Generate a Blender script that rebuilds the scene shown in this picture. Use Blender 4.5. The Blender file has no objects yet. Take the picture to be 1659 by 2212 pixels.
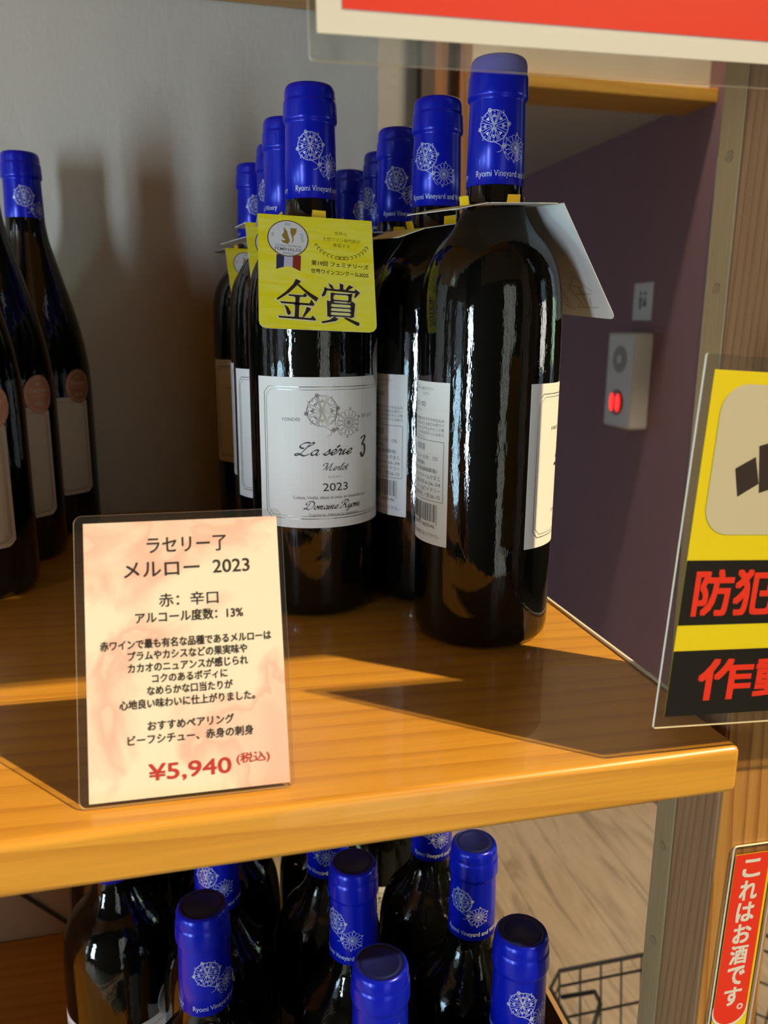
import bpy, bmesh, math, random
from mathutils import Vector, Matrix

random.seed(7)
scene = bpy.context.scene
COL = scene.collection

# ------------------------------------------------------------------ camera
FPX, PITCH, ROLL, YAW, CAMZ = 1730.5, 0.2266, 0.0073, 0.2407, 0.1671
fw = Vector((math.sin(YAW) * math.cos(PITCH), math.cos(YAW) * math.cos(PITCH), -math.sin(PITCH)))
rt = Vector((math.cos(YAW), -math.sin(YAW), 0))
up = rt.cross(fw)
r2 = rt * math.cos(ROLL) + up * math.sin(ROLL)
u2 = -rt * math.sin(ROLL) + up * math.cos(ROLL)
cam_data = bpy.data.cameras.new('camera')
cam = bpy.data.objects.new('camera', cam_data)
COL.objects.link(cam)
cam.matrix_world = Matrix(((r2.x, u2.x, -fw.x, 0), (r2.y, u2.y, -fw.y, 0), (r2.z, u2.z, -fw.z, CAMZ), (0, 0, 0, 1)))
cam_data.sensor_width = 36
cam_data.lens = FPX * 36 / 2212
cam_data.clip_start = 0.01
cam_data.dof.use_dof = True
cam_data.dof.focus_distance = 0.40
cam_data.dof.aperture_fstop = 13
scene.camera = cam

# ------------------------------------------------------------------ world, sun, windows, exposure
scene.view_settings.view_transform = 'Standard'
scene.view_settings.look = 'None'
scene.view_settings.exposure = 0.0
scene.view_settings.gamma = 1.0
scene.view_settings.use_curve_mapping = False
scene.cycles.use_denoising = True
scene.cycles.max_bounces = 8
scene.cycles.caustics_reflective = False
scene.cycles.caustics_refractive = False
scene.cycles.sample_clamp_indirect = 4

world = bpy.data.worlds.new('world')
scene.world = world
world.use_nodes = True
bg = world.node_tree.nodes['Background']
bg.inputs[0].default_value = (0.62, 0.80, 1.0, 1)
bg.inputs[1].default_value = 1.0

SUN_DIR = Vector((-0.80 * 0.715, 0.60 * 0.715, -0.699))
sun_l = bpy.data.lights.new('sun', 'SUN')
sun_l.energy = 5.6
sun_l.angle = math.radians(0.9)
sun_l.color = (1.0, 0.76, 0.42)
sun = bpy.data.objects.new('sun', sun_l)
sun.rotation_euler = SUN_DIR.to_track_quat('-Z', 'Y').to_euler()
sun.location = (3, -3, 4)
COL.objects.link(sun)


def area(name, loc, target, sx, sy, power, color):
    l = bpy.data.lights.new(name, 'AREA')
    l.shape = 'RECTANGLE'
    l.size, l.size_y = sx, sy
    l.energy = power
    l.color = color
    o = bpy.data.objects.new(name, l)
    o.location = loc
    o.rotation_euler = (Vector(target) - Vector(loc)).to_track_quat('-Z', 'Z').to_euler()
    COL.objects.link(o)
    return o


# daylight in the shop's windows plus an added side fill (openings below)
area('left_window_daylight', (-2.56, -0.62, -0.25), (0, -0.62, -0.25), 0.62, 1.7, 52, (0.50, 0.80, 1.0))
area('left_window_daylight', (-2.56, 0.27, -0.25), (0, 0.27, -0.25), 0.22, 1.7, 45, (0.50, 0.92, 0.72))
area('front_window_daylight', (-1.95, -1.36, -0.15), (-1.95, 0, -0.15), 0.4, 1.3, 92, (0.66, 0.84, 1.0))
area('garden_window_daylight', (3.26, 0.9, 0.3), (0, 0.9, 0.3), 0.5, 2.2, 8, (0.55, 1.0, 0.42))
area('added_side_fill', (3.26, -0.6, 0.3), (0, -0.6, 0.3), 0.55, 1.6, 24, (1.0, 0.93, 0.82))  # added to fill the dim back wall; no such window is known
# warm ceiling lamp of the shop, then added front and corridor fills
area('ceiling_lamp_light', (-0.4, -0.9, 3.36), (-0.4, -0.9, 0), 0.5, 0.5, 3, (1.0, 0.78, 0.52))
area('added_front_fill', (0.45, -1.36, -0.15), (0.45, 0, -0.15), 0.62, 1.9, 3.5, (0.95, 0.80, 0.42))  # unseen glass door, added as dim fill for the back wall
spot_l = bpy.data.lights.new('added_corridor_fill', 'SPOT')  # added to brighten corridor floor, header and dark wall; cone misses the shelf
spot_l.energy = 480
spot_l.color = (1.0, 0.80, 0.56)
spot_l.spot_size = math.radians(50)
spot_l.spot_blend = 0.5
spot_l.shadow_soft_size = 0.12
spot = bpy.data.objects.new('added_corridor_fill', spot_l)
spot.location = (1.0, 1.25, 3.3)
spot.rotation_euler = (Vector((1.15, 2.05, -0.5)) - Vector(spot.location)).to_track_quat('-Z', 'Y').to_euler()
COL.objects.link(spot)


# ------------------------------------------------------------------ materials
def new_mat(name, color=(0.5, 0.5, 0.5), rough=0.5, metal=0.0, coat=0.0, spec=0.5):
    m = bpy.data.materials.new(name)
    m.use_nodes = True
    b = m.node_tree.nodes['Principled BSDF']
    b.inputs['Base Color'].default_value = (*color, 1)
    b.inputs['Roughness'].default_value = rough
    b.inputs['Metallic'].default_value = metal
    b.inputs['Coat Weight'].default_value = coat
    b.inputs['Specular IOR Level'].default_value = spec
    return m


def N(m, t, **kw):
    n = m.node_tree.nodes.new(t)
    for k, v in kw.items():
        setattr(n, k, v)
    return n


def L(m, a, b):
    m.node_tree.links.new(a, b)


def coords(m, scale, kind='Object', rot=(0, 0, 0)):
    tc = N(m, 'ShaderNodeTexCoord')
    mp = N(m, 'ShaderNodeMapping')
    mp.inputs['Scale'].default_value = scale
    mp.inputs['Rotation'].default_value = rot
    L(m, tc.outputs[kind], mp.inputs['Vector'])
    return mp.outputs['Vector']


def noise(m, vec, scale=5, detail=4, dist=0.0, rough=0.5):
    n = N(m, 'ShaderNodeTexNoise')
    n.inputs['Scale'].default_value = scale
    n.inputs['Detail'].default_value = detail
    n.inputs['Distortion'].default_value = dist
    n.inputs['Roughness'].default_value = rough
    L(m, vec, n.inputs['Vector'])
    return n.outputs['Fac']


def ramp(m, fac, stops):
    r = N(m, 'ShaderNodeValToRGB')
    while len(r.color_ramp.elements) < len(stops):
        r.color_ramp.elements.new(0.5)
    for e, (p, c) in zip(r.color_ramp.elements, stops):
        e.position = p
        e.color = (*c, 1) if len(c) == 3 else c
    L(m, fac, r.inputs[0])
    return r.outputs[0]


def mixc(m, fac, a, b, mode='MIX'):
    n = N(m, 'ShaderNodeMix', data_type='RGBA', blend_type=mode)
    if isinstance(fac, (int, float)):
        n.inputs[0].default_value = fac
    else:
        L(m, fac, n.inputs[0])
    for s, i in ((a, 6), (b, 7)):
        if isinstance(s, tuple):
            n.inputs[i].default_value = (*s, 1)
        else:
            L(m, s, n.inputs[i])
    return n.outputs[2]


def bump(m, h, strength=0.2, dist=0.001):
    b = N(m, 'ShaderNodeBump')
    b.inputs['Strength'].default_value = strength
    b.inputs['Distance'].default_value = dist
    L(m, h, b.inputs['Height'])
    L(m, b.outputs[0], m.node_tree.nodes['Principled BSDF'].inputs['Normal'])


def wood(name, light, dark, grain_axis='x', fine=1.0, rough=0.35, coat=0.0, line=0.6, bands=26):
    m = new_mat(name, light, rough, coat=coat)
    st = {'x': (0.05, 1, 1), 'y': (1, 0.05, 1), 'z': (1, 1, 0.05)}[grain_axis]
    v = coords(m, tuple(c * fine for c in st))
    broad = noise(m, v, 16, 3, 0.6)
    rings = N(m, 'ShaderNodeTexWave', wave_type='BANDS', bands_direction='DIAGONAL', wave_profile='SAW')
    rings.inputs['Scale'].default_value = bands
    rings.inputs['Distortion'].default_value = 3.5
    rings.inputs['Detail'].default_value = 2
    rings.inputs['Detail Scale'].default_value = 0.8
    L(m, v, rings.inputs['Vector'])
    st2 = {'x': (0.02, 1, 1), 'y': (1, 0.02, 1), 'z': (1, 1, 0.02)}[grain_axis]
    v2 = coords(m, st2)
    fibre = noise(m, v2, 900, 2)
    c = mixc(m, ramp(m, broad, [(0.35, (0, 0, 0)), (0.7, (1, 1, 1))]), light, tuple(a * 0.72 + b * 0.28 for a, b in zip(light, dark)))
    lf = N(m, 'ShaderNodeMath', operation='MULTIPLY')
    L(m, ramp(m, rings.outputs['Fac'], [(0.55, (0, 0, 0)), (0.97, (1, 1, 1)), (1.0, (0.1, 0.1, 0.1))]), lf.inputs[0])
    lf.inputs[1].default_value = line
    c = mixc(m, lf.outputs[0], c, dark)
    c = mixc(m, 0.35, c, mixc(m, 1.0, c, ramp(m, fibre, [(0.3, (0.72, 0.7, 0.66)), (0.65, (1.1, 1.1, 1.1))]), 'MULTIPLY'))
    L(m, c, m.node_tree.nodes['Principled BSDF'].inputs['Base Color'])
    bump(m, fibre, 0.12, 0.0004)
    return m


M_shelf = wood('varnished_pine', (0.66, 0.325, 0.04), (0.34, 0.115, 0.010), 'x', 1.6, 0.33, 0.3, 0.40, 30)
M_post = wood('post_pine', (0.32, 0.165, 0.075), (0.17, 0.07, 0.03), 'z', 2.2, 0.5, 0.0, 0.6, 60)
M_postf = wood('post_front_pine', (0.40, 0.19, 0.04), (0.24, 0.085, 0.012), 'z', 2.0, 0.45, 0.0, 0.9, 45)
M_batten = wood('batten_pine', (0.34, 0.22, 0.105), (0.24, 0.14, 0.06), 'z', 1.0, 0.55, 0.0, 0.25, 20)
M_plug = new_mat('plug_wood', (0.25, 0.16, 0.08), 0.6)
M_jamb_b = new_mat('door_frame_brown', (0.13, 0.09, 0.06), 0.5)
M_jamb_o = wood('door_frame_orange', (0.42, 0.20, 0.07), (0.25, 0.1, 0.03), 'z', 1, 0.4)
M_trim_o = wood('header_trim_wood', (0.62, 0.34, 0.035), (0.5, 0.22, 0.02), 'x', 1, 0.4)
M_floor = new_mat('floor_vinyl', (0.4, 0.3, 0.2), 0.55)
_v = coords(M_floor, (1, 0.14, 1))
_n1 = noise(M_floor, _v, 13, 5, 2.2)
_n2 = noise(M_floor, _v, 90, 3, 0.5)
_c = ramp(M_floor, _n1, [(0.3, (0.32, 0.235, 0.15)), (0.5, (0.56, 0.43, 0.29)), (0.62, (0.48, 0.36, 0.235)), (0.75, (0.66, 0.53, 0.37))])
_c = mixc(M_floor, 0.35, _c, mixc(M_floor, 1.0, _c, ramp(M_floor, _n2, [(0.3, (0.7, 0.68, 0.65)), (0.7, (1.15, 1.15, 1.15))]), 'MULTIPLY'))
L(M_floor, _c, M_floor.node_tree.nodes['Principled BSDF'].inputs['Base Color'])


def plaster(name, col, strength=0.35, scale=120):
    m = new_mat(name, col, 0.85)
    v = coords(m, (1, 1, 0.7))
    h1 = noise(m, v, scale, 5, 0.4)
    h2 = noise(m, v, 14, 3, 0.8)
    s = N(m, 'ShaderNodeMath', operation='ADD')
    L(m, h1, s.inputs[0])
    L(m, h2, s.inputs[1])
    c = mixc(m, ramp(m, h2, [(0.3, (0, 0, 0)), (0.75, (1, 1, 1))]), tuple(x * 0.94 for x in col), col)
    L(m, c, m.node_tree.nodes['Principled BSDF'].inputs['Base Color'])
    bump(m, s.outputs[0], strength, 0.002)
    return m


M_wall = plaster('grey_wallpaper', (0.53, 0.485, 0.42))
M_wall2 = plaster('pale_wallpaper', (0.50, 0.49, 0.44))
M_purple = plaster('aubergine_wallpaper', (0.36, 0.215, 0.26), 0.15)
M_cream = plaster('cream_wallpaper', (0.72, 0.68, 0.55), 0.2)
M_ceiling = plaster('ceiling_paper', (0.55, 0.52, 0.46), 0.2)
M_shopwall = wood('dark_wood_panelling', (0.10, 0.065, 0.04), (0.05, 0.03, 0.02), 'z', 1, 0.6)
M_shopceil = new_mat('dark_shop_ceiling', (0.10, 0.08, 0.06), 0.8)
M_dark = new_mat('dark_underside', (0.06, 0.04, 0.03), 0.6)
M_white = new_mat('white_plastic', (0.78, 0.78, 0.72), 0.4)
M_grey = new_mat('grille_grey', (0.40, 0.40, 0.37), 0.6)
M_darkred = new_mat('lamp_housing_red', (0.20, 0.03, 0.02), 0.3)
M_red_glow = new_mat('red_lamp_glow', (1, 0.02, 0.01), 0.3)
_b = M_red_glow.node_tree.nodes['Principled BSDF']
_b.inputs['Emission Color'].default_value = (1.0, 0.015, 0.01, 1)
_b.inputs['Emission Strength'].default_value = 1.6
M_lamp_glow = new_mat('lamp_glow', (1, 0.9, 0.7), 0.3)
_b = M_lamp_glow.node_tree.nodes['Principled BSDF']
_b.inputs['Emission Color'].default_value = (1.0, 0.82, 0.55, 1)
_b.inputs['Emission Strength'].default_value = 60

# bottle glass: dark wine behind green-black glass
M_glass = new_mat('dark_bottle_glass', (0.0025, 0.0025, 0.002), 0.035, spec=0.62)
_v = coords(M_glass, (1, 1, 0.22))
bump(M_glass, noise(M_glass, _v, 420, 3), 0.22, 0.0005)
M_cap = new_mat('blue_capsule_foil', (0.003, 0.010, 0.44), 0.27, metal=0.15, coat=0.08, spec=0.3)
_v = coords(M_cap, (0.3, 0.3, 1))
bump(M_cap, noise(M_cap, _v, 330, 2), 0.06, 0.0005)
M_captop = new_mat('blue_capsule_top', (0.005, 0.010, 0.11), 0.45, metal=0.2)
M_capprint = new_mat('silver_print', (0.62, 0.66, 0.74), 0.35, metal=0.3)
M_label = new_mat('label_paper', (0.80, 0.80, 0.78), 0.6)
M_ink = new_mat('dark_ink', (0.03, 0.03, 0.035), 0.5)
M_inkgrey = new_mat('grey_ink', (0.13, 0.13, 0.14), 0.45)
M_foil = new_mat('foil_print', (0.32, 0.30, 0.27), 0.25, metal=0.8)
M_cream_label = new_mat('cream_label_paper', (0.60, 0.54, 0.44), 0.6)
M_bronze = new_mat('bronze_medal_foil', (0.60, 0.26, 0.13), 0.38, metal=0.7)
M_medal_text = new_mat('pale_medal_print', (0.8, 0.62, 0.5), 0.4)
M_silver = new_mat('silver_medal', (0.50, 0.48, 0.45), 0.35, metal=0.1)
M_tag = new_mat('yellow_card', (0.80, 0.70, 0.015), 0.5)
_v = coords(M_tag, (1, 3, 6))
_n = noise(M_tag, _v, 30, 4, 1.5)
L(M_tag, ramp(M_tag, _n, [(0.35, (0.98, 0.84, 0.006)), (0.7, (1.0, 0.92, 0.13))]), M_tag.node_tree.nodes['Principled BSDF'].inputs['Base Color'])
M_tagin = new_mat('card_inner_white', (0.78, 0.77, 0.74), 0.6)
M_through = new_mat('faint_reverse_print', (0.60, 0.58, 0.52), 0.6)
M_tab = new_mat('card_tab_yellow', (0.90, 0.58, 0.01), 0.5)
M_goldp = new_mat('gold_print', (0.42, 0.27, 0.06), 0.4, metal=0.3)
M_laurel = new_mat('laurel_print', (0.45, 0.38, 0.02), 0.5)
M_blue = new_mat('ribbon_blue', (0.03, 0.035, 0.12), 0.5)
M_redr = new_mat('ribbon_red', (0.28, 0.03, 0.02), 0.5)
M_lilac = new_mat('ribbon_white', (0.60, 0.60, 0.68), 0.5)
M_halo = new_mat('pale_halo_print', (0.85, 0.83, 0.55), 0.5)
M_medalw = new_mat('medal_white', (0.80, 0.80, 0.80), 0.5)

M_paper = new_mat('watercolour_paper', (0.8, 0.75, 0.6), 0.55)
_v = coords(M_paper, (1, 1, 1))
_n1 = noise(M_paper, _v, 24, 4, 0.5)
_n2 = noise(M_paper, _v, 18, 5, 0.8, 0.6)
_c = ramp(M_paper, _n2, [(0.30, (0.80, 0.76, 0.60)), (0.55, (0.86, 0.78, 0.64)), (0.75, (0.84, 0.73, 0.60))])
_c = mixc(M_paper, ramp(M_paper, _n1, [(0.46, (0, 0, 0)), (0.56, (0.75, 0.75, 0.75)), (0.575, (0.40, 0.40, 0.40)), (0.72, (0.7, 0.7, 0.7))]), _c, (0.80, 0.40, 0.33))
L(M_paper, _c, M_paper.node_tree.nodes['Principled BSDF'].inputs['Base Color'])
M_text = new_mat('brown_black_ink', (0.022, 0.012, 0.01), 0.5)
M_textred = new_mat('red_ink', (0.50, 0.03, 0.02), 0.5)
M_sred = new_mat('sign_red', (0.85, 0.035, 0.01), 0.4)
M_swhite = new_mat('sign_white', (0.78, 0.74, 0.66), 0.45)
M_syel = new_mat('sign_yellow', (0.85, 0.66, 0.004), 0.4)
M_spale = new_mat('sign_pale', (0.62, 0.54, 0.36), 0.5)
M_sblack = new_mat('sign_black', (0.012, 0.010, 0.008), 0.3)
M_sbrown = new_mat('sign_dark_brown', (0.035, 0.02, 0.015), 0.4)
M_wire = new_mat('black_wire', (0.015, 0.014, 0.010), 0.5)
M_tan = new_mat('cardboard', (0.36, 0.22, 0.10), 0.75)
M_cable = new_mat('cable_dark', (0.03, 0.025, 0.02), 0.6)


def clear_plastic(name, haze=0.10, tint=(0.93, 0.93, 0.92)):
    m = bpy.data.materials.new(name)
    m.use_nodes = True
    nt = m.node_tree
    nt.nodes.clear()
    out = nt.nodes.new('ShaderNodeOutputMaterial')
    tr = nt.nodes.new('ShaderNodeBsdfTransparent')
    tr.inputs[0].default_value = (*tint, 1)
    di = nt.nodes.new('ShaderNodeBsdfDiffuse')
    di.inputs[0].default_value = (0.38, 0.36, 0.34, 1)
    gl = nt.nodes.new('ShaderNodeBsdfGlossy')
    gl.inputs['Roughness'].default_value = 0.08
    m1 = nt.nodes.new('ShaderNodeMixShader')
    m1.inputs[0].default_value = haze
    m2 = nt.nodes.new('ShaderNodeMixShader')
    lw = nt.nodes.new('ShaderNodeLayerWeight')
    lw.inputs[0].default_value = 0.5
    pw = nt.nodes.new('ShaderNodeMath')
    pw.operation = 'POWER'
    pw.inputs[1].default_value = 4.0
    nt.links.new(lw.outputs['Facing'], pw.inputs[0])
    fr = nt.nodes.new('ShaderNodeMath')
    fr.operation = 'MULTIPLY_ADD'
    fr.inputs[1].default_value = 0.6
    fr.inputs[2].default_value = 0.018
    nt.links.new(pw.outputs[0], fr.inputs[0])
    nt.links.new(tr.outputs[0], m1.inputs[1])
    nt.links.new(di.outputs[0], m1.inputs[2])
    nt.links.new(fr.outputs[0], m2.inputs[0])
    nt.links.new(m1.outputs[0], m2.inputs[1])
    nt.links.new(gl.outputs[0], m2.inputs[2])
    nt.links.new(m2.outputs[0], out.inputs[0])
    return m


M_lam = clear_plastic('laminate_film', 0.012)
M_lam2 = clear_plastic('clear_acrylic', 0.02)
M_haze = clear_plastic('laminate_margin_film', 0.015)
M_lamedge = new_mat('laminate_edge', (0.95, 0.90, 0.74), 0.25)


# ------------------------------------------------------------------ mesh helpers
def obj(name, verts, faces, mats, parent=None, smooth=False, fmat=None, loc=None):
    me = bpy.data.meshes.new(name)
    me.from_pydata([tuple(v) for v in verts], [], faces)
    for m in (mats if isinstance(mats, (list, tuple)) else [mats]):
        me.materials.append(m)
    if fmat:
        for p, i in zip(me.polygons, fmat):
            p.material_index = i
    if smooth:
        me.polygons.foreach_set('use_smooth', [True] * len(me.polygons))
    me.update()
    o = bpy.data.objects.new(name, me)
    COL.objects.link(o)
    if parent:
        o.parent = parent
    if loc:
        o.location = loc
    return o


def empty(name, loc=(0, 0, 0), rz=0.0):
    o = bpy.data.objects.new(name, None)
    o.empty_display_size = 0.02
    o.location = loc
    o.rotation_euler = (0, 0, rz)
    COL.objects.link(o)
    return o


def tag(o, label=None, cat=None, group=None, kind=None):
    if label:
        o['label'] = label
    if cat:
        o['category'] = cat
    if group:
        o['group'] = group
    if kind:
        o['kind'] = kind
    return o


def box_vf(x0, x1, y0, y1, z0, z1):
    v = [(x0, y0, z0), (x1, y0, z0), (x1, y1, z0), (x0, y1, z0), (x0, y0, z1), (x1, y0, z1), (x1, y1, z1), (x0, y1, z1)]
    f = [(0, 3, 2, 1), (4, 5, 6, 7), (0, 1, 5, 4), (1, 2, 6, 5), (2, 3, 7, 6), (3, 0, 4, 7)]
    return v, f


def boxes(name, bs, mat, parent=None, bevel=0.0, seg=2):
    bm = bmesh.new()
    for b in bs:
        v, f = box_vf(*b)
        vs = [bm.verts.new(c) for c in v]
        for q in f:
            bm.faces.new([vs[i] for i in q])
    if bevel:
        bmesh.ops.bevel(bm, geom=bm.edges[:], offset=bevel, segments=seg, profile=0.5, affect='EDGES')
    me = bpy.data.meshes.new(name)
    bm.to_mesh(me)
    bm.free()
    me.materials.append(mat)
    if bevel:
        me.polygons.foreach_set('use_smooth', [True] * len(me.polygons))
    o = bpy.data.objects.new(name, me)
    COL.objects.link(o)
    if parent:
        o.parent = parent
    if bevel:
        wn = o.modifiers.new('wn', 'WEIGHTED_NORMAL')
        wn.keep_sharp = True
    return o


def lathe(profile, seg=64, caps=True):
    v, f = [], []
    rings = []
    for r, z in profile:
        if r < 1e-6:
            rings.append([len(v)])
            v.append((0, 0, z))
        else:
            rings.append(list(range(len(v), len(v) + seg)))
            for i in range(seg):
                a = 2 * math.pi * i / seg
                v.append((r * math.cos(a), r * math.sin(a), z))
    for A, B in zip(rings, rings[1:]):
        for i in range(seg):
            j = (i + 1) % seg
            if len(A) == 1:
                f.append((A[0], B[j], B[i]))
            elif len(B) == 1:
                f.append((A[i], A[j], B[0]))
            else:
                f.append((A[i], A[j], B[j], B[i]))
    return v, f


def smooth_profile(pts, n=4):
    """Catmull-Rom through (r, z) points."""
    out = []
    for i in range(len(pts) - 1):
        p0 = pts[max(i - 1, 0)]
        p1, p2 = pts[i], pts[i + 1]
        p3 = pts[min(i + 2, len(pts) - 1)]
        for k in range(n):
            t = k / n
            out.append(tuple(0.5 * ((2 * b) + (-a + c) * t + (2 * a - 5 * b + 4 * c - d) * t * t + (-a + 3 * b - 3 * c + d) * t ** 3)
                             for a, b, c, d in zip(p0, p1, p2, p3)))
    out.append(pts[-1])
    return out


def tube(name, pts, r, mat, parent=None, seg=6, cyclic=False):
    v, f = [], []
    n = len(pts)
    P = [Vector(p) for p in pts]
    for i, p in enumerate(P):
        a = P[(i - 1) % n] if (cyclic or i > 0) else p
        b = P[(i + 1) % n] if (cyclic or i < n - 1) else p
        t = (b - a).normalized()
        u = t.cross(Vector((0, 0, 1)))
        if u.length < 1e-3:
            u = t.cross(Vector((1, 0, 0)))
        u.normalize()
        w = t.cross(u)
        for k in range(seg):
            an = 2 * math.pi * k / seg
            v.append(p + u * r * math.cos(an) + w * r * math.sin(an))
    m = n if cyclic else n - 1
    for i in range(m):
        for k in range(seg):
            A, B = i * seg, ((i + 1) % n) * seg
            f.append((A + k, A + (k + 1) % seg, B + (k + 1) % seg, B + k))
    if not cyclic:
        f.append(tuple(range(seg))[::-1])
        f.append(tuple((n - 1) * seg + k for k in range(seg)))
    return obj(name, v, f, mat, parent, smooth=True)


# ------------------------------------------------------------------ flat print: 2D collector mapped onto a surface
_tcache = {}


def text2d(s, offset=0.0, res=3):
    key = (s, offset)
    if key in _tcache:
        return _tcache[key]
    cu = bpy.data.curves.new('t', 'FONT')
    cu.body = s
    cu.size = 1
    cu.offset = offset
    cu.resolution_u = res
    o = bpy.data.objects.new('t', cu)
    COL.objects.link(o)
    dg = bpy.context.evaluated_depsgraph_get()
    dg.update()
    me = o.evaluated_get(dg).to_mesh()
    V = [(v.co.x, v.co.y) for v in me.vertices]
    F = [tuple(p.vertices) for p in me.polygons]
    o.evaluated_get(dg).to_mesh_clear()
    bpy.data.objects.remove(o)
    bpy.data.curves.remove(cu)
    _tcache[key] = (V, F)
    return V, F


class Print:
    """Collects flat shapes in millimetre-like 2D units (x right, y up), each with its ink."""

    def __init__(self):
        self.v, self.f, self.m, self.mats = [], [], [], []

    def ink(self, mat):
        if mat not in self.mats:
            self.mats.append(mat)
        return self.mats.index(mat)

    def add(self, V, F, mat, layer=0):
        b = len(self.v)
        self.v += [(x, y, layer) for x, y in V]
        self.f += [tuple(i + b for i in q) for q in F]
        self.m += [self.ink(mat)] * len(F)

    def text(self, s, cx, cy, w, h, mat, offset=0.0, align='C', shear=0.0, rot=0.0, layer=0):
        V, F = text2d(s, offset)
        if not V:
            return
        xs = [a for a, b in V]
        ys = [b for a, b in V]
        x0, x1, y0, y1 = min(xs), max(xs), min(ys), max(ys)
        sy = h / (y1 - y0)
        sx = w / (x1 - x0) if w else sy
        W = (x1 - x0) * sx
        ax = {'C': -W / 2, 'R': -W, 'L': 0}[align]
        out = []
        for a, b in V:
            X = (a - x0) * sx + ax
            Y = (b - y0) * sy - h / 2
            X += shear * Y
            if rot:
                X, Y = X * math.cos(rot) - Y * math.sin(rot), X * math.sin(rot) + Y * math.cos(rot)
            out.append((cx + X, cy + Y))
        self.add(out, F, mat, layer)

    def bold(self, s, cx, cy, w, h, mat, d=0.3, layer=0, off=0.0):
        for i, (a, b) in enumerate(((-d, -d), (d, -d), (d, d), (-d, d), (0, 0))):
            self.text(s, cx + a, cy + b, w - 2 * d, h - 2 * d, mat, offset=off, layer=layer + i * 0.5)

    def poly(self, pts, mat, layer=0):
        self.add(pts, [tuple(range(len(pts)))], mat, layer)

    def rect(self, x0, x1, y0, y1, mat, layer=0):
        n = max(1, int(abs(x1 - x0) / 3))
        V = []
        for i in range(n + 1):
            x = x0 + (x1 - x0) * i / n
            V += [(x, y0), (x, y1)]
        self.add(V, [(2 * i, 2 * i + 2, 2 * i + 3, 2 * i + 1) for i in range(n)], mat, layer)

    def disc(self, cx, cy, r, mat, n=40, r0=0.0, layer=0, sx=1.0):
        V, F = [], []
        for i in range(n):
            a = 2 * math.pi * i / n
            V.append((cx + r * sx * math.cos(a), cy + r * math.sin(a)))
        if r0:
            for i in range(n):
                a = 2 * math.pi * i / n
                V.append((cx + r0 * sx * math.cos(a), cy + r0 * math.sin(a)))
            F = [(i, (i + 1) % n, n + (i + 1) % n, n + i) for i in range(n)]
        else:
            F = [tuple(range(n))]
        self.add(V, F, mat, layer)

    def line(self, pts, w, mat, layer=0, closed=False, nib=None, smooth=0):
        P = list(pts)
        if smooth:
            P = smooth_profile(P, smooth)
        n = len(P)
        V = []
        for i, p in enumerate(P):
            a = P[(i - 1) % n] if (closed or i) else p
            b = P[(i + 1) % n] if (closed or i < n - 1) else p
            dx, dy = b[0] - a[0], b[1] - a[1]
            l = math.hypot(dx, dy) or 1
            ww = w / 2
            if nib is not None:
                ww *= 0.35 + 1.0 * abs(math.sin(math.atan2(dy, dx) - nib))
            V += [(p[0] - dy / l * ww, p[1] + dx / l * ww), (p[0] + dy / l * ww, p[1] - dx / l * ww)]
        F = [(2 * i, 2 * i + 1, (2 * i + 3) % (2 * n), (2 * i + 2) % (2 * n)) for i in range(n if closed else n - 1)]
        self.add(V, F, mat, layer)

    def build(self, name, fn, parent):
        V = [fn(x, y, l) for x, y, l in self.v]
        return obj(name, V, self.f, self.mats, parent, fmat=self.m)


def cyl(R, zoff=0.0, eps=0.00012):
    """millimetres -> cylinder of radius R centred on local -y"""
    def fn(x, y, l):
        a = -math.pi / 2 + x * 0.001 / R
        r = R + eps * (1 + l)
        return (r * math.cos(a), r * math.sin(a), zoff + y * 0.001)
    return fn


def cyl_patch(name, w, h, z0, R, mat, parent, corner=0.0, th=0.00012, center=0.0, round_=False):
    """paper label curved round a bottle, w x h mm, with thickness"""
    n = 30
    v, f = [], []
    cols = []
    for i in range(n + 1):
        x = -w / 2 + w * i / n
        lo, hi = 0.0, h
        if round_:
            d = h / 2 * math.sqrt(max(0, 1 - (2 * x / w) ** 2))
            lo, hi = h / 2 - d, h / 2 + d
        elif corner:
            e = max(0, abs(x) - (w / 2 - corner))
            lo, hi = e, h - e
        cols.append((x, lo, hi))
    for rr in (R + th, R - 0.0001):
        for x, lo, hi in cols:
            a = -math.pi / 2 + center + x * 0.001 / R
            for y in (lo, hi):
                v.append((rr * math.cos(a), rr * math.sin(a), z0 + y * 0.001))
    k = 2 * (n + 1)
    for i in range(n):
        a = 2 * i
        f.append((a, a + 2, a + 3, a + 1))
        f.append((k + a, k + a + 1, k + a + 3, k + a + 2))
        f.append((a, k + a, k + a + 2, a + 2))
        f.append((a + 1, a + 3, k + a + 3, k + a + 1))
    f.append((0, 1, k + 1, k))
    f.append((2 * n, k + 2 * n, k + 2 * n + 1, 2 * n + 1))
    return obj(name, v, f, mat, parent)


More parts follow.
